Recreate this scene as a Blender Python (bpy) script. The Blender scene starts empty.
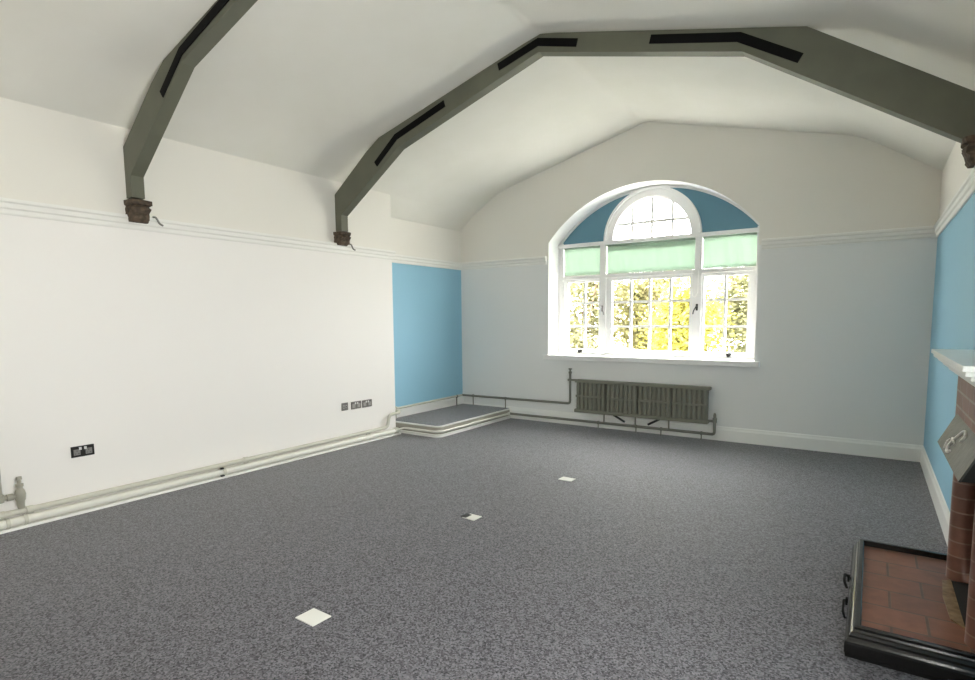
import bpy, bmesh, math, random
from mathutils import Vector, Matrix
R = random.Random(7)
S = bpy.context.scene
COL = S.collection
PI = math.pi

# ------------------------------------------------------------------ room dims
XL, XB, XR, YB, YF = -4.885, -5.113, 0.472, 6.831, -0.45
YS = 5.12                      # end of the built-out left wall, start of recess
YW = 7.13                      # inner face of window frame
CX = -2.35                     # room / window centre line

# ------------------------------------------------------------------ materials
def mat(name, col, rough=0.6, metal=0.0, spec=0.5):
    m = bpy.data.materials.new(name); m.use_nodes = True
    b = m.node_tree.nodes['Principled BSDF']
    b.inputs['Base Color'].default_value = (*col, 1)
    b.inputs['Roughness'].default_value = rough
    b.inputs['Metallic'].default_value = metal
    b.inputs['Specular IOR Level'].default_value = spec
    return m
def N(m, t, **kw):
    n = m.node_tree.nodes.new(t)
    for k, v in kw.items(): setattr(n, k, v)
    return n
def L(m, a, b): m.node_tree.links.new(a, b)
def bs(m): return m.node_tree.nodes['Principled BSDF']
def mottled(name, c1, c2, scale=6, rough=0.6, bump=0.0, bscale=60, metal=0.0, spec=0.5):
    m = mat(name, c1, rough, metal, spec); b = bs(m)
    tc = N(m, 'ShaderNodeTexCoord'); nz = N(m, 'ShaderNodeTexNoise')
    nz.inputs['Scale'].default_value = scale; nz.inputs['Detail'].default_value = 5
    cr = N(m, 'ShaderNodeValToRGB')
    cr.color_ramp.elements[0].position = .35; cr.color_ramp.elements[1].position = .65
    cr.color_ramp.elements[0].color = (*c1, 1); cr.color_ramp.elements[1].color = (*c2, 1)
    L(m, tc.outputs['Object'], nz.inputs['Vector']); L(m, nz.outputs['Fac'], cr.inputs['Fac'])
    L(m, cr.outputs['Color'], b.inputs['Base Color'])
    if bump:
        n2 = N(m, 'ShaderNodeTexNoise'); n2.inputs['Scale'].default_value = bscale
        bp = N(m, 'ShaderNodeBump'); bp.inputs['Strength'].default_value = bump; bp.inputs['Distance'].default_value = .004
        L(m, tc.outputs['Object'], n2.inputs['Vector']); L(m, n2.outputs['Fac'], bp.inputs['Height'])
        L(m, bp.outputs['Normal'], b.inputs['Normal'])
    return m
def wallpaint(name, low, high, zsplit=2.2):
    """dado / frieze paint change at the picture rail"""
    m = mat(name, low, .55, 0, .3); b = bs(m)
    g = N(m, 'ShaderNodeNewGeometry'); sx = N(m, 'ShaderNodeSeparateXYZ')
    gt = N(m, 'ShaderNodeMath', operation='GREATER_THAN'); gt.inputs[1].default_value = zsplit
    mx = N(m, 'ShaderNodeMix', data_type='RGBA')
    mx.inputs['A'].default_value = (*low, 1); mx.inputs['B'].default_value = (*high, 1)
    L(m, g.outputs['Position'], sx.inputs[0]); L(m, sx.outputs['Z'], gt.inputs[0])
    L(m, gt.outputs[0], mx.inputs['Factor']); L(m, mx.outputs['Result'], b.inputs['Base Color'])
    n2 = N(m, 'ShaderNodeTexNoise'); n2.inputs['Scale'].default_value = 35
    bp = N(m, 'ShaderNodeBump'); bp.inputs['Strength'].default_value = .06; bp.inputs['Distance'].default_value = .003
    L(m, g.outputs['Position'], n2.inputs['Vector']); L(m, n2.outputs['Fac'], bp.inputs['Height'])
    L(m, bp.outputs['Normal'], b.inputs['Normal'])
    return m

CREAM = (.80, .775, .715)
M = {}
M['wall_white'] = wallpaint('white_wall_paint', (.88, .855, .825), CREAM)
M['wall_back'] = wallpaint('pale_grey_wall_paint', (.80, .805, .79), CREAM)
BLUE = (.295, .54, .69)
M['wall_blue'] = wallpaint('blue_wall_paint', BLUE, CREAM)
M['ceiling'] = mottled('ceiling_paint', (.78, .765, .70), (.80, .785, .725), 3, .7)
M['gloss_white'] = mat('white_gloss_paint', (.86, .86, .83), .3)
M['trim_blue_white'] = mat('white_rail_paint', (.84, .83, .79), .4)
M['frame_white'] = mat('white_window_paint', (.86, .86, .85), .35)
M['spandrel'] = mat('blue_spandrel_paint', (.115, .26, .345), .5)
M['truss'] = mottled('grey_green_truss_paint', (.118, .122, .088), (.135, .138, .10), 5, .5, .05, 40)
M['strap'] = mat('black_iron', (.004, .004, .004), .8, 0, .15)
M['stone'] = mottled('brown_corbel_stone', (.045, .032, .022), (.12, .085, .055), 28, .85, .6, 45)
M['pipe'] = mat('cream_pipe_paint', (.60, .59, .51), .35)
M['pipe_white'] = mat('white_pipe_paint', (.78, .77, .70), .3)
M['pipe_grey'] = mat('grey_pipe_paint', (.21, .21, .175), .4)
M['radiator'] = mat('grey_radiator_paint', (.19, .19, .15), .5)
M['black'] = mat('black_paint', (.012, .012, .012), .5)
M['socket'] = mat('black_nickel', (.03, .029, .027), .3, .4)
M['switch_white'] = mat('white_switch_plastic', (.8, .8, .78), .35)
M['steel'] = mat('brushed_steel_plate', (.30, .29, .28), .35, .6)
M['plate'] = mat('pale_floor_plate', (.74, .74, .69), .45)
M['plate_dark'] = mat('floor_plate_shade', (.02, .02, .02), .5)  # dark colour stands in for shade on one half of the plate
M['kerb'] = mat('black_kerb_gloss', (.010, .0095, .009), .18)
M['hood'] = mottled('pewter_hood', (.05, .048, .042), (.085, .082, .072), 18, .5, .4, 60, .5)
M['hood_mark'] = mat('scroll_highlight', (.75, .74, .70), .4, .1)  # pale colour stands in for the highlight along the embossed scroll
M['soot'] = mat('soot', (.012, .011, .010), .9)
M['strip'] = mottled('worn_brass_strip', (.20, .13, .065), (.36, .26, .14), 30, .4, .4, 60, .3)
M['bounce_ground'] = mottled('pale_bounce_surface', (.50, .48, .44), (.62, .60, .55), 8, .9)  # made-up pale ground that bounces daylight onto the ceiling
M['bark'] = mat('bark', (.12, .08, .05), .9)

def carpet():
    m = mat('grey_carpet', (.1, .1, .11), .7, 0, .4); b = bs(m)
    b.inputs['Sheen Weight'].default_value = .35; b.inputs['Sheen Roughness'].default_value = .35
    tc = N(m, 'ShaderNodeTexCoord')
    vo = N(m, 'ShaderNodeTexVoronoi'); vo.inputs['Scale'].default_value = 140
    n1 = N(m, 'ShaderNodeTexNoise'); n1.inputs['Scale'].default_value = 45; n1.inputs['Detail'].default_value = 6
    n1.inputs['Roughness'].default_value = .8
    sp = N(m, 'ShaderNodeSeparateColor')
    mx = N(m, 'ShaderNodeMix'); mx.inputs['Factor'].default_value = .45
    for n in (vo, n1): L(m, tc.outputs['Object'], n.inputs['Vector'])
    L(m, vo.outputs['Color'], sp.inputs[0]); L(m, sp.outputs[0], mx.inputs['A']); L(m, n1.outputs['Fac'], mx.inputs['B'])
    cr = N(m, 'ShaderNodeValToRGB'); e = cr.color_ramp.elements
    e[0].position = .25; e[0].color = (.010, .010, .0135, 1)
    e[1].position = .78; e[1].color = (.185, .180, .202, 1)
    bp = N(m, 'ShaderNodeBump'); bp.inputs['Strength'].default_value = .3; bp.inputs['Distance'].default_value = .003
    L(m, mx.outputs['Result'], cr.inputs['Fac']); L(m, cr.outputs['Color'], b.inputs['Base Color'])
    L(m, mx.outputs['Result'], bp.inputs['Height']); L(m, bp.outputs['Normal'], b.inputs['Normal'])
    return m
M['carpet'] = carpet()

def brickmat(name, c1, c2, mortar, bw, rh, ms, axes, rough, off=.5):
    m = mat(name, c1, rough); b = bs(m)
    tc = N(m, 'ShaderNodeTexCoord'); sx = N(m, 'ShaderNodeSeparateXYZ'); cx = N(m, 'ShaderNodeCombineXYZ')
    L(m, tc.outputs['Object'], sx.inputs[0])
    L(m, sx.outputs[axes[0]], cx.inputs[0]); L(m, sx.outputs[axes[1]], cx.inputs[1])
    br = N(m, 'ShaderNodeTexBrick'); br.offset = off
    br.inputs['Scale'].default_value = 1
    br.inputs['Brick Width'].default_value = bw; br.inputs['Row Height'].default_value = rh
    br.inputs['Mortar Size'].default_value = ms; br.inputs['Mortar Smooth'].default_value = .2
    br.inputs['Color1'].default_value = (*c1, 1); br.inputs['Color2'].default_value = (*c2, 1)
    br.inputs['Mortar'].default_value = (*mortar, 1)
    L(m, cx.outputs[0], br.inputs['Vector'])
    nz = N(m, 'ShaderNodeTexNoise'); nz.inputs['Scale'].default_value = 14; nz.inputs['Detail'].default_value = 6
    L(m, tc.outputs['Object'], nz.inputs['Vector'])
    mx = N(m, 'ShaderNodeMix', data_type='RGBA', blend_type='OVERLAY'); mx.inputs['Factor'].default_value = .45
    L(m, br.outputs['Color'], mx.inputs['A']); L(m, nz.outputs['Fac'], mx.inputs['B'])
    L(m, mx.outputs['Result'], b.inputs['Base Color'])
    iv = N(m, 'ShaderNodeMath', operation='SUBTRACT'); iv.inputs[0].default_value = 1
    L(m, br.outputs['Fac'], iv.inputs[1])
    bp = N(m, 'ShaderNodeBump'); bp.inputs['Strength'].default_value = .6; bp.inputs['Distance'].default_value = .004
    L(m, iv.outputs[0], bp.inputs['Height']); L(m, bp.outputs['Normal'], b.inputs['Normal'])
    return m
M['hearth_tile'] = brickmat('terracotta_hearth_tile', (.25, .105, .062), (.19, .08, .048), (.12, .075, .05), .26, .19, .006, ('X', 'Y'), .38)
M['brick'] = brickmat('red_brick', (.23, .12, .092), (.18, .092, .07), (.30, .24, .20), .215, .075, .006, ('Y', 'Z'), .5)
M['brick_round'] = brickmat('glazed_round_brick', (.19, .09, .062), (.14, .064, .046), (.24, .16, .12), 5, .075, .004, ('Y', 'Z'), .3)

def glassmat():
    m = bpy.data.materials.new('window_glass'); m.use_nodes = True
    nt = m.node_tree; nt.nodes.remove(bs(m)); out = nt.nodes['Material Output']
    t = N(m, 'ShaderNodeBsdfTransparent'); t.inputs[0].default_value = (.97, .98, .97, 1)
    g = N(m, 'ShaderNodeBsdfGlossy'); g.inputs['Roughness'].default_value = .02
    mx = N(m, 'ShaderNodeMixShader'); mx.inputs[0].default_value = .05
    L(m, t.outputs[0], mx.inputs[1]); L(m, g.outputs[0], mx.inputs[2]); L(m, mx.outputs[0], out.inputs[0])
    return m
M['glass'] = glassmat()
def fabric():
    m = bpy.data.materials.new('green_blind_fabric'); m.use_nodes = True
    nt = m.node_tree; nt.nodes.remove(bs(m)); out = nt.nodes['Material Output']
    d = N(m, 'ShaderNodeBsdfDiffuse'); d.inputs[0].default_value = (.56, .66, .57, 1)
    t = N(m, 'ShaderNodeBsdfTranslucent'); t.inputs[0].default_value = (.36, .43, .375, 1)
    mx = N(m, 'ShaderNodeMixShader'); mx.inputs[0].default_value = .5
    L(m, d.outputs[0], mx.inputs[1]); L(m, t.outputs[0], mx.inputs[2]); L(m, mx.outputs[0], out.inputs[0])
    return m
M['fabric'] = fabric()
def leafmat(name, c1, c2):
    m = bpy.data.materials.new(name); m.use_nodes = True
    nt = m.node_tree; nt.nodes.remove(bs(m)); out = nt.nodes['Material Output']
    tc = N(m, 'ShaderNodeTexCoord'); nz = N(m, 'ShaderNodeTexNoise'); nz.inputs['Scale'].default_value = 7
    cr = N(m, 'ShaderNodeValToRGB'); cr.color_ramp.elements[0].position = .35; cr.color_ramp.elements[1].position = .65
    cr.color_ramp.elements[0].color = (*c1, 1); cr.color_ramp.elements[1].color = (*c2, 1)
    L(m, tc.outputs['Object'], nz.inputs['Vector']); L(m, nz.outputs['Fac'], cr.inputs['Fac'])
    d = N(m, 'ShaderNodeBsdfDiffuse'); t = N(m, 'ShaderNodeBsdfTranslucent')
    L(m, cr.outputs['Color'], d.inputs[0]); L(m, cr.outputs['Color'], t.inputs[0])
    mx = N(m, 'ShaderNodeMixShader'); mx.inputs[0].default_value = .4
    L(m, d.outputs[0], mx.inputs[1]); L(m, t.outputs[0], mx.inputs[2]); L(m, mx.outputs[0], out.inputs[0])
    return m

# ------------------------------------------------------------------ mesh helpers
def obj(name, bm, m, parent=None, smooth=False, auto=None):
    me = bpy.data.meshes.new(name)
    bmesh.ops.recalc_face_normals(bm, faces=bm.faces[:])
    bm.to_mesh(me); bm.free()
    o = bpy.data.objects.new(name, me); COL.objects.link(o)
    me.materials.append(m)
    if smooth:
        for p in me.polygons: p.use_smooth = True
        if auto:
            me.set_sharp_from_angle(angle=math.radians(auto))
    if parent is not None: o.parent = parent; o.matrix_parent_inverse = parent.matrix_world.inverted()
    return o
def raw(name, bm, m, parent=None):
    me = bpy.data.meshes.new(name); bm.to_mesh(me); bm.free()
    o = bpy.data.objects.new(name, me); COL.objects.link(o); me.materials.append(m)
    if parent is not None: o.parent = parent
    return o
def tag(o, label, cat, group=None, kind=None):
    o['label'] = label; o['category'] = cat
    if group: o['group'] = group
    if kind: o['kind'] = kind
    return o
def struct(o): o['kind'] = 'structure'; return o
def thing(name, label, cat, group=None):
    o = bpy.data.objects.new(name, None); COL.objects.link(o)
    o.empty_display_size = .1
    return tag(o, label, cat, group)
def box(bm, x0, x1, y0, y1, z0, z1, bev=0):
    v = [bm.verts.new(p) for p in ((x0,y0,z0),(x1,y0,z0),(x1,y1,z0),(x0,y1,z0),(x0,y0,z1),(x1,y0,z1),(x1,y1,z1),(x0,y1,z1))]
    f = [bm.faces.new([v[i] for i in q]) for q in ((0,3,2,1),(4,5,6,7),(0,1,5,4),(1,2,6,5),(2,3,7,6),(3,0,4,7))]
    if bev:
        es = set(e for q in f for e in q.edges)
        bmesh.ops.bevel(bm, geom=list(es), offset=bev, segments=2, affect='EDGES', profile=.6)
    return bm
def B(*a, bev=0): return box(bmesh.new(), *a, bev=bev)
def prism(bm, poly, axis, a, b):
    """extrude a 2-D polygon along an axis: 'y' poly=(x,z); 'x' poly=(y,z); 'z' poly=(x,y)"""
    def P(p, t):
        return {'y': (p[0], t, p[1]), 'x': (t, p[0], p[1]), 'z': (p[0], p[1], t)}[axis]
    A = [bm.verts.new(P(p, a)) for p in poly]; C = [bm.verts.new(P(p, b)) for p in poly]
    n = len(poly)
    for i in range(n): bm.faces.new((A[i], A[(i+1)%n], C[(i+1)%n], C[i]))
    for ring in (A, C):
        es = [bm.edges.get((ring[i], ring[(i+1)%n])) for i in range(n)]
        bmesh.ops.triangle_fill(bm, edges=es, use_beauty=True)
    return bm
def fillet(path, r, n=6):
    P = [Vector(p) for p in path]; out = [P[0]]
    for i in range(1, len(P)-1):
        a, b, c = P[i-1], P[i], P[i+1]
        d1 = (a-b); d2 = (c-b); rr = min(r, d1.length*.49, d2.length*.49)
        s, e = b+d1.normalized()*rr, b+d2.normalized()*rr
        for k in range(n+1):
            t = k/n; out.append(s*(1-t)**2 + b*2*t*(1-t) + e*t*t)
    out.append(P[-1]); return out
def tube(bm, path, r, seg=14, cap=True):
    P = [Vector(p) for p in path]; rings = []
    t0 = (P[1]-P[0]).normalized()
    u = t0.orthogonal().normalized()
    for i, p in enumerate(P):
        t = (P[min(i+1, len(P)-1)] - P[max(i-1, 0)]).normalized()
        u = (u - t*u.dot(t)).normalized(); w = t.cross(u)
        rr = r[i] if isinstance(r, (list, tuple)) else r
        rings.append([bm.verts.new(p + (u*math.cos(2*PI*k/seg) + w*math.sin(2*PI*k/seg))*rr) for k in range(seg)])
    for A, C in zip(rings, rings[1:]):
        for k in range(seg): bm.faces.new((A[k], A[(k+1)%seg], C[(k+1)%seg], C[k]))
    if cap: bm.faces.new(rings[0][::-1]); bm.faces.new(rings[-1])
    return bm
def T(path, r, seg=14): return tube(bmesh.new(), path, r, seg)
def lathe(base, axis, prof, seg=16):
    """prof: list of (distance along axis, radius)"""
    b = Vector(base); a = Vector(axis).normalized()
    return T([b+a*d for d, _ in prof], [r for _, r in prof], seg)
def sweep(bm, prof, path, closed=False):
    """prof = (out, z) offsets swept along an xy polyline with mitres; out = to the left of travel"""
    P = [Vector((p[0], p[1])) for p in path]; z0 = path[0][2] if len(path[0]) > 2 else 0
    rings = []
    for i, p in enumerate(P):
        d1 = (P[i]-P[i-1]).normalized() if i > 0 else None
        d2 = (P[i+1]-P[i]).normalized() if i < len(P)-1 else None
        if d1 is None: d1 = d2
        if d2 is None: d2 = d1
        n1 = Vector((-d1.y, d1.x)); n2 = Vector((-d2.y, d2.x))
        n = (n1+n2).normalized(); n = n / max(.2, n.dot(n1))
        rings.append([bm.verts.new((p.x+n.x*o, p.y+n.y*o, z0+z)) for o, z in prof])
    k = len(prof)
    for A, C in zip(rings, rings[1:]):
        for j in range(k): bm.faces.new((A[j], A[(j+1)%k], C[(j+1)%k], C[j]))
    bm.faces.new(rings[0]); bm.faces.new(rings[-1][::-1])
    return bm

# ------------------------------------------------------------------ ceiling profile (x,z)
def smooth_poly(pts, radii, n=8):
    out = [Vector(pts[0])]
    P = [Vector(p) for p in pts]
    for i in range(1, len(P)-1):
        a, b, c = P[i-1], P[i], P[i+1]; r = radii[i]
        d1, d2 = (a-b), (c-b); r = min(r, d1.length*.49, d2.length*.49)
        s, e = b+d1.normalized()*r, b+d2.normalized()*r
        for k in range(n+1):
            t = k/n; out.append(s*(1-t)**2 + b*2*t*(1-t) + e*t*t)
    out.append(P[-1]); return [(v.x, v.y) for v in out]
CEIL = smooth_poly([(XB, 2.715), (XL, 2.925), (-4.43, 3.195), (CX, 3.745), (-.19, 3.195), (XR, 2.755)], [0, .03, .16, .05, .16, 0])
def ceil_z(x):
    for (x0, z0), (x1, z1) in zip(CEIL, CEIL[1:]):
        if x0 <= x <= x1: return z0 + (z1-z0)*(x-x0)/(x1-x0)
    return 2.7

bm = bmesh.new()
ys = [YF, 1.5, 3.2, 5.0, YB]
rows = [[bm.verts.new((x, y, z)) for x, z in CEIL] for y in ys]
for A, C in zip(rows, rows[1:]):
    for i in range(len(CEIL)-1): bm.faces.new((A[i], A[i+1], C[i+1], C[i]))
struct(obj('ceiling', bm, M['ceiling'], smooth=True))

bm = bmesh.new()
bm.faces.new([bm.verts.new(p) for p in ((XB-.1, YF-.1, 0), (XR+.02, YF-.1, 0), (XR+.02, YB+.05, 0), (XB-.1, YB+.05, 0))])
struct(obj('floor', bm, M['carpet']))

# ------------------------------------------------------------------ walls
def quad(bm, *ps): bm.faces.new([bm.verts.new(p) for p in ps])
zl = ceil_z(XL)
bm = bmesh.new()
quad(bm, (XL, YF, 0), (XL, YS, 0), (XL, YS, zl), (XL, YF, zl))
bm.faces.new([bm.verts.new(p) for p in ((XL, YS, 0), (XB, YS, 0), (XB, YS, ceil_z(XB)), (XL, YS, zl))])
struct(obj('wall_left', bm, M['wall_white']))
bm = bmesh.new()
quad(bm, (XB, YS, 0), (XB, YB, 0), (XB, YB, 2.715), (XB, YS, 2.715))
struct(obj('wall_recess', bm, M['wall_blue']))
# right wall with the hole of the firebox
FY0, FY1, FZ = 2.93, 3.53, .80
bm = bmesh.new()
WY0, WY1, WZ0, WZ1 = .45, 1.95, .95, 2.10  # opening for the added side window
quad(bm, (XR, YF, 0), (XR, FY0, 0), (XR, FY0, FZ), (XR, YF, FZ))
quad(bm, (XR, FY1, 0), (XR, YB, 0), (XR, YB, FZ), (XR, FY1, FZ))
quad(bm, (XR, YF, FZ), (XR, YB, FZ), (XR, YB, WZ0), (XR, YF, WZ0))
quad(bm, (XR, YF, WZ0), (XR, WY0, WZ0), (XR, WY0, WZ1), (XR, YF, WZ1))
quad(bm, (XR, WY1, WZ0), (XR, YB, WZ0), (XR, YB, WZ1), (XR, WY1, WZ1))
quad(bm, (XR, YF, WZ1), (XR, YB, WZ1), (XR, YB, 2.755), (XR, YF, 2.755))
struct(obj('wall_right', bm, M['wall_blue']))

# window opening outline (x,z): segmental arch
HW, SPR, RISE, SILL = 1.29, 2.43, .625, .93
RA = (HW*HW+RISE*RISE)/(2*RISE); ZC = SPR+RISE-RA; A0 = math.asin(HW/RA)
def arch(off=0, n=40, dz=0):
    r = RA+off
    return [(CX+r*math.sin(-A0+2*A0*i/n), ZC+r*math.cos(-A0+2*A0*i/n)+dz) for i in range(n+1)]
OPEN = [(CX-HW, SILL-.06)] + arch() + [(CX+HW, SILL-.06)]
def holed(outer, inner, y):
    bm = bmesh.new(); es = []
    for loop in (outer, inner):
        v = [bm.verts.new((x, y, z)) for x, z in loop]
        for i in range(len(v)): es.append(bm.edges.new((v[i], v[(i+1)%len(v)])))
    bmesh.ops.triangle_fill(bm, edges=es, use_beauty=True)
    return bm
outer = [(XB, 0)] + CEIL + [(XR, 0)]
struct(obj('wall_back', holed(outer, OPEN, YB), M['wall_back']))
# reveal of the opening (white)
bm = bmesh.new()
A = [bm.verts.new((x, YB, z)) for x, z in OPEN]; C = [bm.verts.new((x, 7.26, z)) for x, z in OPEN]
for i in range(len(OPEN)): bm.faces.new((A[i], A[(i+1)%len(A)], C[(i+1)%len(A)], C[i]))
struct(obj('trim_1', bm, M['frame_white'], smooth=True, auto=40))
# front wall (behind the photographer)
outerf = [(XL, 0), (XL, zl)] + [p for p in CEIL if p[0] > XL+.01] + [(XR, 0)]
bm = bmesh.new(); bm.faces.new([bm.verts.new((x, YF, z)) for x, z in outerf])
struct(obj('wall_front', bm, M['wall_white']))
# added, unseen window in the right wall, there to brighten the left wall
bm = bmesh.new()
for a, b, c, d in ((WY0, WY0+.06, WZ0, WZ1), (WY1-.06, WY1, WZ0, WZ1), (WY0+.06, WY1-.06, WZ0, WZ0+.06), (WY0+.06, WY1-.06, WZ1-.06, WZ1), ((WY0+WY1)/2-.025, (WY0+WY1)/2+.025, WZ0+.06, WZ1-.06)):
    box(bm, XR-.01, XR+.07, a, b, c, d)
w2 = struct(obj('added_window', bm, M['frame_white']))
bm = bmesh.new(); quad(bm, (XR+.03, WY0+.06, WZ0+.06), (XR+.03, WY1-.06, WZ0+.06), (XR+.03, WY1-.06, WZ1-.06), (XR+.03, WY0+.06, WZ1-.06))
raw('pane', bm, M['glass'], w2)

# ------------------------------------------------------------------ picture rails, skirting
RAILP = [(0, 2.150), (.012, 2.150), (.016, 2.160), (.016, 2.185), (.026, 2.195), (.026, 2.225), (.036, 2.235), (.036, 2.256), (.0, 2.262)]
bm = bmesh.new()  # travel so that 'left of travel' is into the room
sweep(bm, [(-a, z) for a, z in RAILP], [(XL, YF), (XL, YS), (XB, YS), (XB, YB), (CX-HW-.03, YB)])
struct(obj('trim_2', bm, M['trim_blue_white']))
bm = bmesh.new()
sweep(bm, [(-a, z) for a, z in RAILP], [(CX+HW+.03, YB), (XR, YB), (XR, YF)])
struct(obj('trim_3', bm, M['trim_blue_white']))
SK = [(0, 0), (.02, 0), (.02, .125), (.012, .14), (.008, .16), (0, .165)]
def skirt(name, path, prof=SK):
    bm = bmesh.new(); sweep(bm, [(-a, z) for a, z in prof], path)
    return struct(obj(name, bm, M['gloss_white']))
skirt('baseboard_back', [(XB+.02, YB), (XR, YB)])
skirt('baseboard_right', [(XR, YB-.02), (XR, 3.86)])
skirt('baseboard_left', [(XL, YF), (XL, YS-.0)], [(0, 0), (.088, 0), (.088, .012), (.082, .018), (.0, .02)])
skirt('baseboard_recess', [(XB, YS), (XB, YB)], [(0, .116), (.016, .116), (.016, .235), (.008, .25), (0, .255)])

# ------------------------------------------------------------------ main window
win = struct(thing('window_1', '', 'window')); del win['label']; del win['category']
win.location = (CX, YW, SILL)
bpy.context.view_layer.update()
JW = .065
# outer frame: jambs, bottom rail
bm = bmesh.new()
box(bm, CX-HW, CX-HW+JW, YW, YW+.09, SILL, SPR+.02)
box(bm, CX+HW-JW, CX+HW, YW, YW+.09, SILL, SPR+.02)
box(bm, CX-HW+JW, CX+HW-JW, YW, YW+.09, SILL, SILL+.035)
box(bm, CX-HW, CX+HW, YW-.02, YW+.09, 2.385, 2.43)       # upper transom
box(bm, CX-HW+JW, CX+HW-JW, YW-.012, YW+.09, 1.955, 2.0)      # lower transom
for x in (-2.985, -1.765):
    box(bm, x-.038, x+.038, YW-.015, YW+.09, 2.0, 2.385)
    box(bm, x-.045, x+.045, YW-.004, YW+.09, SILL+.035, 1.955)
# thin arched head bead
a1, a2 = arch(0, 40), arch(-.028, 40)
prism(bm, a1 + a2[::-1], 'y', YW, YW+.05)
obj('frame', bm, M['frame_white'], win)
# blue spandrel boards either side of the round light
RO, RG, ZH = .615, .50, 2.43
ring_pts = [(CX+RO*math.cos(PI-PI*i/36), ZH+RO*math.sin(PI-PI*i/36)) for i in range(37)]
for s in (-1, 1):
    ap = [p for p in arch(-.02, 60) if (p[0]-CX)*s >= .12]
    rp = [p for p in ring_pts if (p[0]-CX)*s >= .12]
    ap.sort(key=lambda p: (p[0]-CX)*s); rp.sort(key=lambda p: (p[0]-CX)*s)
    # arch from crown outward to springing, then along the transom back to the ring, up the ring
    poly = [p for p in ap if p[1] >= ZH] + [(ap[-1][0], ZH)] + [(p[0], max(p[1], ZH)) for p in rp[::-1]]
    poly2 = [poly[0]]
    for p in poly[1:]:
        if (Vector(p)-Vector(poly2[-1])).length > 1e-4: poly2.append(p)
    bm = bmesh.new(); prism(bm, poly2, 'y', YW+.022, YW+.05)
    o = obj('spandrel_panel', bm, M['spandrel'], win); o['label'] = 'flat dark blue board beside the round light'
# half-round light
def halfring(bm, r0, r1, y0, y1, n=40):
    p = [(CX+r1*math.cos(PI*i/n), ZH+r1*math.sin(PI*i/n)) for i in range(n+1)]
    q = [(CX+r0*math.cos(PI*i/n), ZH+r0*math.sin(PI*i/n)) for i in range(n+1)]
    return prism(bm, p + q[::-1], 'y', y0, y1)
bm = bmesh.new()
halfring(bm, .585, RO, YW-.045, YW+.09)
halfring(bm, RG, .585, YW-.012, YW+.09)
halfring(bm, RG-.018, RG, YW+.02, YW+.09)
arc = obj('round_head_frame', bm, M['frame_white'], win)
bm = bmesh.new()
for dx in (-.255, 0, .255):
    h = math.sqrt(.49**2-dx*dx); box(bm, CX+dx-.017, CX+dx+.017, YW+.03, YW+.055, ZH, ZH+h)
w = math.sqrt(.49**2-.2**2); box(bm, CX-w, CX+w, YW+.031, YW+.054, ZH+.20-.017, ZH+.20+.017)
obj('glazing_bar', bm, M['frame_white'], arc)
bm = bmesh.new()
bm.faces.new([bm.verts.new((CX+.495*math.cos(PI*i/30), YW+.06, ZH+.495*math.sin(PI*i/30))) for i in range(31)])
raw('pane', bm, M['glass'], None).parent = arc
bpy.data.objects[arc.name].children[-1].matrix_parent_inverse = arc.matrix_world.inverted()

def sash(name, x0, x1, cols, z0=.972, z1=1.952):
    bm = bmesh.new(); y0, y1 = YW+.012, YW+.06
    p0, p1, q0, q1 = cols[0][0], cols[-1][1], 1.005, 1.912
    box(bm, x0, p0, y0, y1, z0, z1); box(bm, p1, x1, y0, y1, z0, z1)
    box(bm, p0, p1, y0, y1, z0, q0); box(bm, p0, p1, y0, y1, q1, z1)
    o = obj(name, bm, M['frame_white'], win)
    bm = bmesh.new()
    for (a, b), (c, d) in zip(cols, cols[1:]): box(bm, (b+c)/2-.015, (b+c)/2+.015, y0+.01, y1-.005, q0, q1)
    for z in (1.31, 1.63): box(bm, p0, p1, y0+.011, y1-.006, z-.015, z+.015)
    obj('glazing_bar', bm, M['frame_white'], o)
    bm = bmesh.new(); quad(bm, (p0, YW+.045, q0), (p1, YW+.045, q0), (p1, YW+.045, q1), (p0, YW+.045, q1))
    g = raw('pane', bm, M['glass'], o); g.matrix_parent_inverse = o.matrix_world.inverted()
    return o
s1 = sash('casement', CX-HW+JW, -3.03, [(-3.50, -3.27), (-3.245, -3.03-.0)][:1] + [(-3.24, -3.045)])
s2 = sash('casement', -2.94, -1.81, [(-2.86, -2.62), (-2.595, -2.37), (-2.345, -2.11), (-2.085, -1.86)])
s3 = sash('casement', -1.72, CX+HW-JW, [(-1.69, -1.465), (-1.44, -1.205)])
# upper lights' glass behind the blinds
bm = bmesh.new(); quad(bm, (CX-HW+JW, YW+.075, 2.0), (CX+HW-JW, YW+.075, 2.0), (CX+HW-JW, YW+.075, 2.385), (CX-HW+JW, YW+.075, 2.385))
g = raw('pane', bm, M['glass'], win); g.matrix_parent_inverse = win.matrix_world.inverted()
# sill board
bm = bmesh.new(); box(bm, CX-HW-.055, CX+HW+.055, YB-.06, YW, SILL-.062, SILL, bev=.008)
obj('window_sill', bm, M['frame_white'], win)
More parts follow.
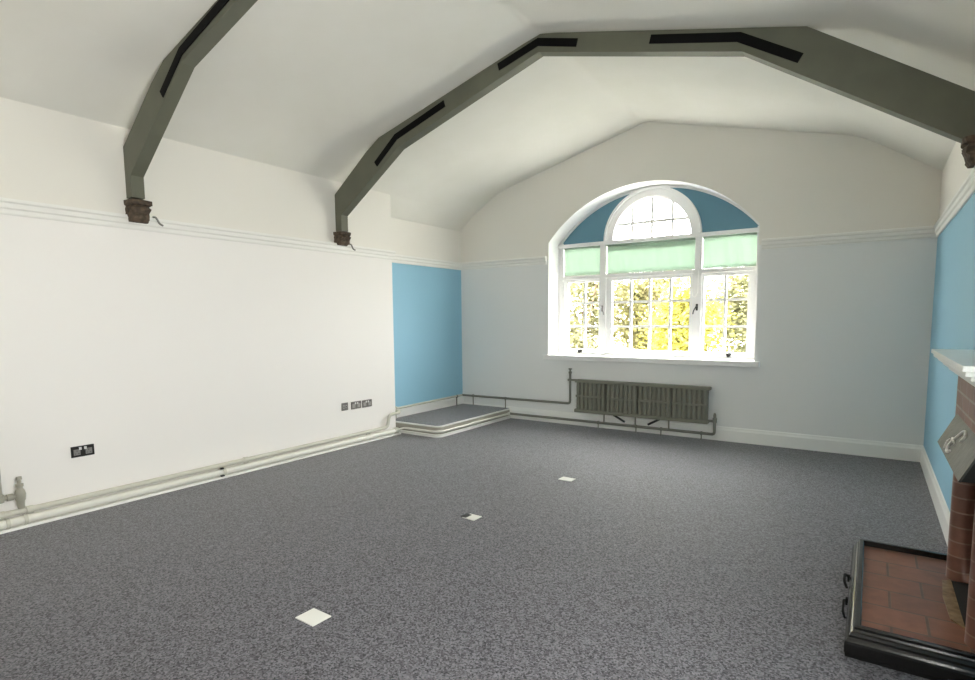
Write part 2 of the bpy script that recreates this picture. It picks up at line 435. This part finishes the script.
# casement stays (dark knobs at the foot), fasteners, cord
for x in (-3.30, -1.385):
    bm = bmesh.new()
    lathe_b = T([(x, YW-.002, .975), (x, YW-.02, .975), (x, YW-.045, .975), (x, YW-.06, .975)], [.012, .014, .026, .016], 12)
    box(lathe_b, x-.02, x+.02, YW-.012, YW+.014, .955, .995)
    bm.free(); o = obj('casement_stay', lathe_b, M['black'], s1 if x < -2 else s3, smooth=True, auto=40)
for x, s, z in ((-2.985, 1, 1.55), (-1.765, -1, 1.545)):
    bb = B(x-.012, x+.012, YW-.02, YW-.004, z-.04, z+.04, bev=.004)
    tube(bb, fillet([(x, YW-.02, z+.01), (x, YW-.045, z+.01), (x+s*.03, YW-.05, z-.045), (x+s*.035, YW-.05, z-.085)], .02), .007, 8)
    obj('casement_fastener', bb, M['black'] if s < 0 else M['steel'], s1 if s > 0 else s3, smooth=True, auto=40)
cordp = fillet([(-1.83, YW-.03, 1.99), (-1.83, YW-.03, 1.72), (-1.795, YW-.03, 1.65), (-1.755, YW-.03, 1.72), (-1.755, YW-.03, 1.99)], .05)
# ------------------------------------------------------------------ blinds in the three upper lights
def blind(x0, x1, label, folds, parent=None, band=False):
    z0, z1 = 2.008, 2.38; n = 60; bm = bmesh.new()
    rows = []
    for j in range(7):
        z = z0 + (z1-z0)*j/6
        rows.append([bm.verts.new((x0+(x1-x0)*i/n, YW+.035+.006*math.sin(folds*2*PI*i/n+.4*j)*(1-.5*j/6), z)) for i in range(n+1)])
    for A, C in zip(rows, rows[1:]):
        for i in range(n): bm.faces.new((A[i], A[i+1], C[i+1], C[i]))
    o = raw('window_blind', bm, M['fabric'])
    for p in o.data.polygons: p.use_smooth = True
    md = o.modifiers.new('thick', 'SOLIDIFY'); md.thickness = .0015
    tag(o, label, 'blind', 'green blinds in the upper lights')
    hem = T([(x0, YW+.034, z0+.004), (x1, YW+.034, z0+.004)], .007, 8); obj('hem_bar', hem, M['fabric'], o, smooth=True)
    top = T([(x0, YW+.038, z1-.006), (x1, YW+.038, z1-.006)], .013, 10); obj('roller', top, M['fabric'], o, smooth=True)
    return o
blind(CX-HW+JW+.004, -3.027, 'narrow pale green blind in the left upper light, under a blue board', 4)
bc = blind(-2.943, -1.807, 'widest pale green blind, in the middle upper light below the round window', 7)
blind(-1.723, CX+HW-JW-.004, 'narrow pale green blind in the right upper light, under a blue board', 4)
obj('pull_cord', T(cordp, .0035, 6), M['gloss_white'], bc, smooth=True)
# second fold of fabric across the top of the middle blind
bm = bmesh.new(); quad(bm, (-2.94, YW+.05, 2.30), (-1.81, YW+.05, 2.30), (-1.81, YW+.05, 2.38), (-2.94, YW+.05, 2.38))
raw('fabric_fold', bm, M['fabric'], bc)

# ------------------------------------------------------------------ roof trusses
ZT = lambda x: ceil_z(x) - .006
def truss(name, y0, y1, label, kink=(-3.945, 3.112), rz=3.597, sdz=0):
    outer = [(XL+.004, 2.385), (XL+.004, 2.775), (-4.385, 3.14), (-4.20, ZT(-4.2)-.0), (-4.0, ZT(-4.0)), (-3.2, ZT(-3.2)), (-2.5, ZT(-2.5)), (CX, ZT(CX)), (-2.2, ZT(-2.2)), (-1.5, ZT(-1.5)), (-.9, ZT(-.9)), (-.43, ZT(-.43)), (XR-.004, 2.63)]
    inner = [(XR-.004, 2.355), (-.805, 3.195), (CX-.02, rz), kink, (-4.79, 2.55), (-4.79, 2.385)]
    o = obj(name, prism(bmesh.new(), outer + inner, 'y', y0, y1), M['truss'])
    tag(o, label, 'roof truss', 'grey-green roof trusses')
    # black iron straps let onto the faces at each joint
    def strap(path, w=.06):
        P = [Vector((p[0], p[1]+sdz)) for p in path]; up, dn = [], []
        for i, p in enumerate(P):
            d1 = (P[i]-P[i-1]).normalized() if i else (P[1]-P[0]).normalized()
            d2 = (P[i+1]-P[i]).normalized() if i < len(P)-1 else d1
            n1 = Vector((-d1.y, d1.x)); n2 = Vector((-d2.y, d2.x)); n = (n1+n2).normalized(); n /= n.dot(n1)
            up.append(tuple(p+n*w/2)); dn.append(tuple(p-n*w/2))
        bm = bmesh.new(); prism(bm, up + dn[::-1], 'y', y0-.007, y0+.002)
        obj('iron_strap', bm, M['strap'], o)
    strap([(-4.248, 2.995), (-3.965, 3.213), (-3.35, 3.40)])
    strap([(-2.757, 3.573), (CX-.02, 3.674), (-2.02, 3.576)])
    strap([(-1.436, 3.443), (-.83, 3.293), (-.457, 3.063)])
    return o
truss('roof_truss', 4.255, 4.348, 'grey-green bent roof truss with black straps, nearer the arched window')
truss('roof_truss', 2.160, 2.255, 'grey-green bent roof truss at the top left, nearest the viewer', (-3.975, 3.175), 3.63, .03)
def corbel(wx, s, yc, zt, label, w=.20, d=.115, h=.125):
    bm = bmesh.new(); rings = []
    prof = [(0, .80, .62), (.16, .86, .78), (.3, .98, .80), (.42, .90, .92), (.62, .94, 1.0), (.74, .86, .86), (.8, 1.0, 1.04), (1, 1.02, 1.06)]
    n = 10
    for t, a, b in prof:
        z = zt - h + h*t; ring = []
        pts = [(0, -1), (.35, -1), (.7, -.98), (.92, -.85), (1, -.45), (1, 0), (1, .45), (.92, .85), (.7, .98), (.35, 1), (0, 1)]
        for (px, py) in pts:
            j = R.uniform(-.006, .006) if px > 0 else 0
            ring.append(bm.verts.new((wx + s*(px*d*b + j), yc + py*w/2*a + j, z)))
        rings.append(ring)
    for A, C in zip(rings, rings[1:]):
        for k in range(len(A)-1): bm.faces.new((A[k], A[k+1], C[k+1], C[k]))
        bm.faces.new((A[-1], A[0], C[0], C[-1]))
    bm.faces.new(rings[0]); bm.faces.new(rings[-1])
    o = obj('stone_corbel', bm, M['stone'])
    return tag(o, label, 'corbel', 'carved stone corbels')
corbel(XL, 1, 2.222, 2.368, 'brown stone corbel under the nearest truss, on the left wall', .165, .12, .165)
corbel(XL, 1, 4.305, 2.375, 'brown stone corbel under the far truss, on the left wall', .165, .12, .14)
corbel(XR, -1, 4.30, 2.42, 'brown stone corbel under the far truss, on the right wall', .18, .088, .15)

M['plinth'] = mat('shaded_plinth_paint', (.42, .40, .34), .6)  # sides painted darker, as shade in the gap between nosing and pipe
def rail_hook(y, label):
    bm = tube(bmesh.new(), fillet([(XL+.008, y, 2.268), (XL+.043, y+.004, 2.262), (XL+.043, y+.03, 2.215), (XL+.058, y+.05, 2.20)], .012), .008, 10)
    tag(obj('rail_hook', bm, M['hook'], smooth=True), label, 'hook', 'small hooks over the picture rail')
M['hook'] = mat('grey_metal_hook', (.22, .21, .19), .5)
rail_hook(2.35, 'small grey hook over the picture rail beside the nearest corbel')
rail_hook(4.43, 'small grey hook over the picture rail beside the far left corbel')
# ------------------------------------------------------------------ raised carpeted platform in the recess
plat = thing('carpeted_platform', 'low carpeted corner platform with white edging below the blue recess', 'platform')
PX, PY, PZ, CH = -4.255, 5.195, .14, .045
front = [(XL+.001, PY), (PX-CH, PY), (PX, PY+CH), (PX, YB-.001)]
def rnd(path, r): return [(v.x, v.y) for v in fillet([(a, b, 0) for a, b in path], r, 5)]
fr = rnd(front, .03)
def plat_poly(off):
    # outline offset outward
    b = bmesh.new(); b.free()
    return [(XB+.003, YB-.003), (XB+.003, PY-off), (XL, PY-off)] + [q for q in rnd([(XL+.001, PY-off), (PX-CH+off*.4, PY-off), (PX+off, PY+CH-off*.4), (PX+off, YB-.003)], .03)]
def dedupe(p):
    out = [p[0]]
    for q in p[1:]:
        if (Vector(q)-Vector(out[-1])).length > 5e-4: out.append(q)
    return out
obj('plinth', prism(bmesh.new(), dedupe(plat_poly(0)), 'z', .001, .124), M['plinth'], plat)
obj('nosing', prism(bmesh.new(), dedupe(plat_poly(.016)), 'z', .124, .139), M['gloss_white'], plat)
obj('carpet_top', prism(bmesh.new(), dedupe(plat_poly(-.012)), 'z', .139, .142), M['carpet'], plat)
bm = bmesh.new(); sweep(bm, [(0, 0.001), (-.022, 0.001), (-.022, .03), (-.014, .036), (0, .036)], fr)
obj('base_strip', bm, M['gloss_white'], plat)

# ------------------------------------------------------------------ heating pipes
PXL = XL+.048
up = [(PXL, YF+.02, .115), (PXL, 4.93, .115), (PXL, 4.955, .262), (PXL, 5.165, .266), (XB+.05, 5.165, .272), (XB+.05, YB-.06, .285), (-3.28, YB-.06, .292), (-3.28, YB-.06, .70)]
hp = thing('heating_pipe', 'upper thin cream heating pipe along the left wall and recess up to the radiator', 'pipe')
k = 5
obj('pipe_run', T(fillet(up[:5], .06), .021), M['pipe'], hp, smooth=True, auto=60)
obj('pipe_run', T([up[4], up[5]], .0155), M['pipe'], hp, smooth=True, auto=60)
o = obj('pipe_run', T(fillet([Vector(up[5])-Vector((0,.03,0)), up[5], up[6], up[7]], .04), .0156), M['pipe_grey'], hp, smooth=True, auto=60); o['label'] = 'thin grey pipe run along the back wall'
obj('pipe_cap', lathe((-3.28, YB-.06, .69), (0, 0, 1), [(0, .0155), (.005, .022), (.03, .022), (.035, .012), (.055, .012), (.058, .024), (.072, .024), (.074, .01)]), M['pipe_grey'], hp, smooth=True, auto=40)
obj('pipe_branch', T([(-3.28, YB-.06, .615), (-3.28, YB-.115, .615), (-3.155, YB-.118, .615)], .0145), M['pipe_grey'], hp, smooth=True, auto=40)
for y in (1.21, 1.37, 3.03): obj('pipe_coupling', lathe((PXL, y-.022, .115), (0, 1, 0), [(0, .021), (.002, .027), (.042, .027), (.044, .021)]), M['pipe'], hp, smooth=True, auto=40)
def clip(x, y, z, dx, dy, m, parent, zb, r=.02):
    """strap round the pipe with a small foot"""
    ax = (1, 0, 0) if dx else (0, 1, 0)
    b = lathe(Vector((x, y, z)) - Vector(ax)*.011, ax, [(0, r), (.001, r+.006), (.021, r+.006), (.022, r)])
    box(b, x-.006, x+.006, y-.005, y+.005, zb, z)
    return obj('pipe_clip', b, m, parent, smooth=True, auto=40)
for y in (5.32, 6.62): clip(XB+.05, y, .28, 0, 1, M['pipe_grey'] if y > 6 else M['pipe'], hp, .143, .0155)
for x in (-4.87, -4.30): clip(x, YB-.06, .287, 1, 0, M['pipe_grey'], hp, .143, .0155)

lp = thing('heating_pipe', 'lower thick white heating pipe at the carpet edge round the platform to the radiator', 'pipe')
low = [(PXL+.006, YF+.02, .053), (PXL+.006, 5.10, .053), (PXL+.05, PY-.036, .074), (PX-CH+.015, PY-.036, .076), (PX+.036, PY+CH-.015, .076), (PX+.036, YB-.05, .078)]
o = obj('pipe_run', T(fillet(low[:2], .03), .031), M['pipe_white'], lp, smooth=True, auto=60)
obj('pipe_run', T(fillet(low[1:], .04), .0135), M['pipe_white'], lp, smooth=True, auto=60)
o = obj('pipe_run', T(fillet([(PX+.03, YB-.085, .078), (-1.437, YB-.1, .082), (-1.437, YB-.1, .31)], .03), .0165), M['pipe_grey'], lp, smooth=True, auto=60); o['label'] = 'grey pipe run along the back skirting'
obj('pipe_coupling', lathe((PX+.036, YB-.115, .077), (0, 1, 0), [(0, .0135), (.003, .023), (.07, .023), (.073, .0135)]), M['pipe_white'], lp, smooth=True, auto=40)
obj('pipe_coupling', lathe((PXL+.006, 5.03, .053), (0, 1, 0), [(0, .031), (.003, .038), (.06, .038), (.065, .02)]), M['pipe'], lp, smooth=True, auto=40)
for y in (1.24, 1.34): obj('pipe_coupling', lathe((PXL+.006, y-.012, .053), (0, 1, 0), [(0, .031), (.002, .035), (.022, .035), (.024, .031)]), M['pipe'], lp, smooth=True, auto=40)
obj('valve_head', lathe((-1.437, YB-.1, .215), (0, 0, 1), [(0, .0165), (.004, .024), (.055, .024), (.06, .014), (.10, .014), (.115, .008)]), M['pipe_grey'], lp, smooth=True, auto=40)
obj('pipe_branch', T([(-1.437, YB-.1, .235), (-1.512, YB-.112, .235)], .0145), M['pipe_grey'], lp, smooth=True, auto=40)
for x in (-2.86, -2.36, -2.05, -1.58): clip(x, YB-.095, .081, 1, 0, M['pipe_grey'], lp, .0, .0165)
# stand-off bracket carrying both left pipes
for y in (2.80, 4.62):
    br = bmesh.new()
    box(br, XL+.001, PXL+.012, y-.008, y+.008, .0205, .085)
    box(br, PXL-.012, PXL+.03, y-.009, y+.009, .084, .098, bev=.003)
    tube(br, [(PXL+.006, y-.014, .053), (PXL+.006, y+.014, .053)], .036, 16)
    o = obj('pipe_bracket', br, M['pipe'] if y < 3 else M['pipe_white'], lp, smooth=True, auto=40)
for (y, dz) in ((2.775, .0),):
    obj('bracket_bolt', B(PXL+.02, PXL+.045, y-.012, y+.012, .086, .102, bev=.003), M['black'], lp)
    obj('bracket_bolt', B(PXL+.028, PXL+.05, y-.018, y+.014, .0205, .034, bev=.003), M['black'], lp)

# radiator valve at the extreme left
M['valve'] = mat('aged_cream_paint', (.36, .35, .29), .4)
rv = thing('radiator_valve', 'cream painted valve and upright tail pipe at the left edge, by the near socket', 'valve')
vy = 1.325
obj('valve_body', lathe((PXL, vy, .137), (0, 0, 1), [(0, .02), (.015, .021), (.05, .024), (.062, .03), (.10, .033), (.125, .027), (.14, .018), (.15, .018), (.153, .023), (.172, .023), (.175, .013), (.20, .013), (.203, .018), (.222, .016)]), M['valve'], rv, smooth=True, auto=50)
obj('union_nut', lathe((PXL, vy-.02, .228), (0, -1, 0), [(0, .017), (.02, .017), (.022, .024), (.055, .024), (.057, .016), (.075, .016), (.078, .026), (.115, .026)]), M['valve'], rv, smooth=True, auto=50)
obj('tail_pipe', T([(PXL, vy-.118, .205), (PXL, vy-.118, .255), (PXL, vy-.118, .26), (PXL, vy-.118, .66)], [.03, .03, .022, .022]), M['valve'], rv, smooth=True, auto=50)
obj('union_nut', lathe((PXL, vy-.118, .64), (0, 0, 1), [(0, .022), (.003, .033), (.05, .036), (.07, .03), (.08, .022)], 8), M['pipe_grey'], rv, smooth=True, auto=30)

# ------------------------------------------------------------------ radiator
rad = thing('column_radiator', 'long grey cast iron column radiator on the back wall under the window', 'radiator')
RX0, RX1, RY0, RY1, RZ0, RZ1 = -3.162, -1.508, YB-.155, YB-.06, .20, .632
nsec = 4; sw = (RX1-RX0)/nsec
for i in range(nsec):
    a = RX0+i*sw+.007; b = RX0+(i+1)*sw-.007
    bm = bmesh.new()
    box(bm, a, b, RY0+.03, RY1-.008, RZ0+.02, RZ1-.02)
    nr = 7; pw = (b-a)/nr
    for k in range(nr):
        c = a+pw*(k+.5); hw = pw*.42
        pts = [(c-hw, RY0+.031), (c-hw*.85, RY0+.014), (c-hw*.3, RY0+.006), (c+hw*.3, RY0+.006), (c+hw*.85, RY0+.012), (c+hw, RY0+.031)]
        prism(bm, pts, 'z', RZ0+.035, RZ1-.04)
    box(bm, a, b, RY0-.002, RY0+.03, .402, .428, bev=.004)     # mid band
    sct = obj('radiator_section', bm, M['radiator'], rad)
bm = bmesh.new(); box(bm, RX0-.006, RX1+.022, RY0-.008, RY1+.004, RZ1-.042, RZ1-.004, bev=.009); obj('top_rail', bm, M['radiator'], rad)
bm = bmesh.new(); box(bm, RX0-.012, RX1+.006, RY0-.006, RY1+.002, RZ0, RZ0+.042, bev=.009); obj('bottom_rail', bm, M['radiator'], rad)
for x in (-2.77, -2.36, -1.95):
    obj('leg', lathe((x, RY0+.03, .085), (0, 0, 1), [(0, .016), (.01, .016), (.014, .009), (.11, .009), (.115, .013)], 10), M['radiator'], rad, smooth=True, auto=40)
for x0, z0, x1, z1 in ((-2.64, .205, -2.50, .125), (-2.20, .125, -2.06, .205)):
    obj('brace', T([(x0, RY0+.02, z0), (x1, RY0+.045, z1)], .0135, 8), M['black'], rad, smooth=True, auto=40)

# ------------------------------------------------------------------ sockets on the left wall
M['nickel'] = mat('aged_nickel', (.17, .16, .15), .4, .3)
M['nickel_light'] = mat('pale_nickel', (.40, .38, .36), .4, .3)
def plate(y0, y1, z0, z1, label, name, kind):
    far = y0 > 3
    t = thing(name, label, 'socket', 'black outlets on the left wall')
    w = y1-y0
    obj('face_plate', B(XL-.002, XL+.009, y0, y1, z0, z1, bev=.0025), M['nickel' if far else 'socket'], t)
    zc = (z0+z1)/2
    if kind == 'double':
        for s in (-1, 1):
            yc = (y0+y1)/2 + s*w*.255
            b = bmesh.new()
            for dy, dz, a, h in ((0, .006, .004, .010), (-.011, -.014, .008, .0035), (.011, -.014, .008, .0035)):
                box(b, XL+.0085, XL+.0096, yc+dy-a/2, yc+dy+a/2, zc+dz-h/2, zc+dz+h/2)
            obj('pin_holes', b, M['black'], t)
            obj('insert', B(XL+.0082, XL+.0092, yc-.022, yc+.022, zc-.026, zc+.018), M['nickel_light' if far else 'steel'], t)
            ys = (y0+y1)/2 + s*.0165
            obj('rocker_switch', B(XL+.0085, XL+.0135, ys-.0085, ys+.0085, zc+.012, zc+.033, bev=.002), M['switch_white'], t)
    else:
        for s in (-1, 1):
            obj('data_port', B(XL+.0082, XL+.0115, (y0+y1)/2+s*.019-.013, (y0+y1)/2+s*.019+.013, zc-.018, zc+.018, bev=.001), M['nickel_light'], t)
            b = B(XL+.0108, XL+.0122, (y0+y1)/2+s*.019-.006, (y0+y1)/2+s*.019+.006, zc-.01, zc+.006)
            obj('port_hole', b, M['black'], t)
    return t
plate(1.657, 1.808, .414, .496, 'black double socket nearest the viewer, low on the left wall by the valve', 'wall_socket', 'double')
plate(4.255, 4.345, .405, .492, 'small square black outlet plate, first of the far row on the left wall', 'data_outlet', 'data')
plate(4.395, 4.545, .402, .488, 'black double socket in the middle of the far row on the left wall', 'wall_socket', 'double')
plate(4.565, 4.715, .400, .486, 'black double socket nearest the blue recess, last of the far row', 'wall_socket', 'double')

# ------------------------------------------------------------------ floor plates
def floor_plate(cx, cy, w, d, rz, label, half=False):
    b = B(-w/2, w/2, -d/2, d/2, .0, .006, bev=.002)
    o = obj('floor_plate', b, M['plate']); o.location = (cx, cy, .001); o.rotation_euler = (0, 0, rz)
    tag(o, label, 'floor plate', 'white floor plates on the carpet')
    bpy.context.view_layer.update()
    if half:
        b = B(-w/2-.02, -w/2+.03, -d/2+.004, d/2-.02, .0062, .0085)
        c = obj('shaded_half', b, M['plate_dark']); c.parent = o; c['label'] = 'shaded half of the plate, painted dark'
    return o
floor_plate(-2.149, 1.656, .132, .108, -.02, 'white square floor plate on the carpet, nearest the viewer')
floor_plate(-2.312, 3.185, .105, .095, -.03, 'small floor plate with shade painted on one side, middle of the three on the carpet', True)
floor_plate(-2.168, 4.425, .125, .095, -.03, 'white floor plate on the carpet, farthest of the three, toward the radiator')

# ------------------------------------------------------------------ fireplace
fp = thing('fireplace', 'red brick fireplace with white mantel shelf and grey metal hood on the blue wall', 'fireplace')
fp.location = (XR, 3.23, 0); bpy.context.view_layer.update()
BX = .372
obj('chimney_breast', B(BX, XR-.001, 2.79, 3.67, .80, 1.1395, bev=.006), M['brick'], fp)
for yc in (3.585, 2.875):
    obj('brick_column', lathe((.43, yc, .102), (0, 0, 1), [(0, .058), (.697, .058)], 28), M['brick_round'], fp, smooth=True, auto=60)
# mantel shelf: stepped moulding below a slab
bm = bmesh.new()
box(bm, .275, XR-.001, 2.61, 3.90, 1.218, 1.240, bev=.004)
box(bm, .285, XR-.001, 2.62, 3.89, 1.200, 1.218, bev=.004)
box(bm, .303, XR-.001, 2.64, 3.87, 1.182, 1.200, bev=.005)
box(bm, .322, XR-.001, 2.66, 3.84, 1.162, 1.182, bev=.006)
box(bm, .343, XR-.001, 2.69, 3.79, 1.140, 1.162, bev=.006)
obj('mantel_shelf', bm, M['gloss_white'], fp)
# hood
hy0, hy1 = 2.76, 3.60; A2 = Vector((.371, .935)); B2 = Vector((.303, .785))
n = Vector((-(A2-B2).y, (A2-B2).x)).normalized()*.008
bm = bmesh.new(); prism(bm, [tuple(A2), tuple(B2), tuple(B2-n), tuple(A2-n)], 'y', hy0, hy1)
d = (A2-B2).normalized()
hood = obj('hood', bm, M['hood'], fp)
for yy in (hy0, hy1-.006):
    bm = bmesh.new(); prism(bm, [(A2.x, A2.y-.01), (B2.x+.006, B2.y), (XR-.002, B2.y), (XR-.002, .81), (A2.x, .81)], 'y', yy+.001, yy+.006)
    obj('hood_cheek', bm, M['soot'], hood)
bm = bmesh.new()
def onhood(yy, t, lift=.004):
    p = B2 + (A2-B2)*t + n.normalized()*lift; return (p.x, yy, p.y)
tube(bm, fillet([onhood(3.20, .22), onhood(3.25, .10), onhood(3.30, .30), onhood(3.24, .62), onhood(3.18, .90), onhood(3.10, .80), onhood(3.12, .62)], .08), .006, 8)
tube(bm, fillet([onhood(3.31, .48), onhood(3.20, .44)], .02), .005, 8)
tube(bm, fillet([onhood(3.34, .14), onhood(3.37, .30), onhood(3.34, .40)], .05), .005, 8)
obj('embossed_scroll', bm, M['hood_mark'], hood, smooth=True)
# firebox
bm = bmesh.new(); X2 = XR+.30
quad(bm, (XR, FY0, .102), (X2, FY0+.08, .102), (X2, FY0+.08, FZ), (XR, FY0, FZ))
quad(bm, (XR, FY1, .102), (X2, FY1-.08, .102), (X2, FY1-.08, FZ), (XR, FY1, FZ))
quad(bm, (X2, FY0+.08, .102), (X2, FY1-.08, .102), (X2, FY1-.08, FZ), (X2, FY0+.08, FZ))
quad(bm, (XR, FY0, FZ), (X2, FY0+.08, FZ), (X2, FY1-.08, FZ), (XR, FY1, FZ))
quad(bm, (XR, FY0, .103), (X2, FY0+.08, .103), (X2, FY1-.08, .103), (XR, FY1, .103))
raw('firebox', bm, M['soot'], fp).matrix_parent_inverse = fp.matrix_world.inverted()

# hearth
he = thing('hearth', 'raised terracotta tiled hearth with a black moulded kerb in front of the fireplace', 'hearth')
he.location = (.2, 3.27, 0); bpy.context.view_layer.update()
HX, HY0, HY1 = .0, 2.715, 3.84
tb = B(HX+.0245, XR-.002, HY0+.0245, HY1-.0245, .002, .101)
o = obj('tile_bed', tb, M['hearth_tile'], he)
kp = [(-.024, .002), (-.024, .128), (-.020, .131), (-.004, .131), (.0, .127), (.0, .116), (.005, .108), (.012, .104), (.016, .094), (.016, .085), (.024, .078), (.030, .070), (.032, .060), (.032, .022), (.028, .016), (.028, .002)]
bm = bmesh.new()
sweep(bm, [(a, z) for a, z in kp], [(XR-.003, HY0), (HX, HY0), (HX, HY1), (XR-.003, HY1)])
# travel +? make sure profile faces outward
obj('kerb', bm, M['kerb'], he)
hb = bmesh.new(); box(hb, HX-.042, HX-.030, 3.408, 3.432, .03, .065, bev=.004)
tube(hb, fillet([(HX-.038, 3.42, .055), (HX-.054, 3.40, .075), (HX-.054, 3.30, .075), (HX-.040, 3.27, .055)], .02), .0065, 10)
obj('kerb_handle', hb, M['strap'], he, smooth=True, auto=40)
hb = bmesh.new(); box(hb, HX-.042, HX-.030, 3.118, 3.142, .03, .065, bev=.004)
tube(hb, fillet([(HX-.038, 3.13, .05), (HX-.048, 3.11, .06), (HX-.048, 2.98, .06), (HX-.038, 2.95, .045)], .02), .005, 10)
obj('kerb_handle', hb, M['strap'], he, smooth=True, auto=40)
bm = bmesh.new()
stp = [(.345, 3.06), (.388, 3.00), (.388, 3.53), (.352, 3.50), (.338, 3.30)]
prism(bm, stp, 'z', .1015, .106)
obj('ash_pit', B(.389, XR-.003, FY0+.002, FY1-.002, .1015, .104), M['soot'], he)
o = obj('ash_strip', bm, M['strip'], he); o['label'] = 'worn golden strip at the fire opening'

# ------------------------------------------------------------------ garden seen through the window
bm = bmesh.new(); quad(bm, (-30, 7.3, -.25), (25, 7.3, -.25), (25, 40, -.25), (-30, 40, -.25))
struct(raw('added_bounce_ground', bm, M['bounce_ground']))  # unseen ground, kept pale as a reflector for the ceiling
def shrub(x, y, w, h, c1, c2, label, nleaf=12000, seed=1):
    r = random.Random(seed); t = thing('garden_shrub', label, 'shrub', 'shrubs in the garden outside the window')
    t.location = (x, y, -.25); bpy.context.view_layer.update()
    bm = bmesh.new()
    clusters = []
    for _ in range(26):
        a = r.uniform(0, 2*PI); q = math.sqrt(r.random())
        clusters.append((math.cos(a)*q*w*.42, math.sin(a)*q*.38, r.uniform(.12, .92)*h))
    for i in range(nleaf):
        c = r.choice(clusters)
        p = Vector((x+c[0]+r.gauss(0, .20), y+c[1]+r.gauss(0, .14), -.25+c[2]+r.gauss(0, .17)))
        if p.z < .0: continue
        s = r.uniform(.03, .06)
        u = Vector((r.uniform(-1, 1), r.uniform(-1, 1), r.uniform(-.6, .6))).normalized(); v = u.orthogonal().normalized()
        v.rotate(Matrix.Rotation(r.uniform(0, 6.28), 3, u))
        bm.faces.new([bm.verts.new(q) for q in (p-u*s, p+v*s*.5, p+u*s, p-v*s*.5)])
    f = raw('foliage', bm, leafmat('leaves_'+str(seed), c1, c2), t); f.matrix_parent_inverse = t.matrix_world.inverted()
    f['kind'] = 'stuff'
    bm = bmesh.new()
    for k in range(4):
        a = r.uniform(0, 6.28)
        tube(bm, fillet([(x+.04*k-.06, y, -.25), (x+.1*math.cos(a), y+.08*math.sin(a), .35*h), (x+.3*w*math.cos(a), y+.2*math.sin(a), .7*h)], .3), .016, 6)
    obj('stem', bm, M['bark'], t, smooth=True)
    return t
shrub(-4.35, 9.4, 1.3, 3.0, (.15, .15, .07), (.27, .26, .15), 'pale yellow-green shrub outside, seen through the left casement', seed=11)
shrub(-3.3, 10.1, 1.2, 3.1, (.16, .16, .06), (.29, .26, .13), 'light green shrub outside, seen through the left half of the middle casement', seed=12)
shrub(-2.5, 9.2, .85, 2.25, (.24, .22, .04), (.36, .33, .09), 'bright yellow shrub outside, seen through the right half of the middle casement', seed=13)
shrub(-1.6, 10.0, 1.3, 3.1, (.14, .15, .08), (.26, .25, .13), 'grey-green shrub outside, seen through the right casement', seed=14)

# ------------------------------------------------------------------ origins: every thing pivots at its own base
bpy.context.view_layer.update()
def below(o):
    out = []
    for c in o.children: out += [c] + below(c)
    return out
for o in [q for q in COL.objects if q.parent is None and q.get('category') and q.location.length < 1e-6]:
    pts = [q.matrix_world @ v.co for q in [o]+below(o) if q.type == 'MESH' for v in q.data.vertices]
    lo = Vector([min(p[i] for p in pts) for i in range(3)]); hi = Vector([max(p[i] for p in pts) for i in range(3)])
    base = Vector(((lo.x+hi.x)/2, (lo.y+hi.y)/2, lo.z))
    if o.type == 'MESH': o.data.transform(Matrix.Translation(-base))
    o.location = base
    for c in o.children: c.matrix_parent_inverse = Matrix.Translation(-base) @ c.matrix_parent_inverse
bpy.context.view_layer.update()

# ------------------------------------------------------------------ light
W = bpy.data.worlds.new('sky'); S.world = W; W.use_nodes = True
nt = W.node_tree; bg = nt.nodes['Background']
bg.inputs['Color'].default_value = (1.0, .985, .962, 1); bg.inputs['Strength'].default_value = 7.0
def portal(name, loc, rot, sx, sy):
    l = bpy.data.lights.new(name, 'AREA'); l.shape = 'RECTANGLE'; l.size = sx; l.size_y = sy
    l.cycles.is_portal = True
    o = bpy.data.objects.new(name, l); COL.objects.link(o); o.location = loc; o.rotation_euler = rot
portal('window_portal', (CX, 7.3, 1.98), (-PI/2, 0, 0), 2.6, 2.2)
portal('added_window_portal', (XR+.12, (WY0+WY1)/2, (WZ0+WZ1)/2), (0, PI/2, 0), WZ1-WZ0, WY1-WY0)  # guides sky light in through the added side window
sl = bpy.data.lights.new('sun', 'SUN'); sl.energy = 5.0; sl.angle = .03; sl.color = (1, .96, .88)
so = bpy.data.objects.new('sun', sl); COL.objects.link(so)
so.rotation_euler = Vector((.75, .35, -.75)).to_track_quat('-Z', 'Y').to_euler()

# ------------------------------------------------------------------ camera
f, cy, pitch, roll, yaw = 563.27, 373.78, -.0966, -.0079, .5976
fw = Vector((-math.sin(yaw)*math.cos(pitch), math.cos(yaw)*math.cos(pitch), math.sin(pitch)))
r0 = fw.cross(Vector((0, 0, 1))).normalized(); u0 = r0.cross(fw)
c, s = math.cos(roll), math.sin(roll)
r1 = r0*c + u0*s; u1 = -r0*s + u0*c
cam = bpy.data.cameras.new('camera'); co = bpy.data.objects.new('camera', cam); COL.objects.link(co)
m3 = Matrix((r1, u1, -fw)).transposed()
co.matrix_world = Matrix.Translation((0, 0, 1.42)) @ m3.to_4x4()
cam.sensor_width = 36; cam.lens = f/975*36; cam.shift_y = (cy-340)/975; cam.clip_start = .02
S.camera = co

S.view_settings.view_transform = 'Standard'; S.view_settings.look = 'None'
S.view_settings.gamma = 1; S.view_settings.use_curve_mapping = False
S.view_settings.exposure = 2.1
S.cycles.max_bounces = 16; S.cycles.diffuse_bounces = 10; S.cycles.transparent_max_bounces = 16
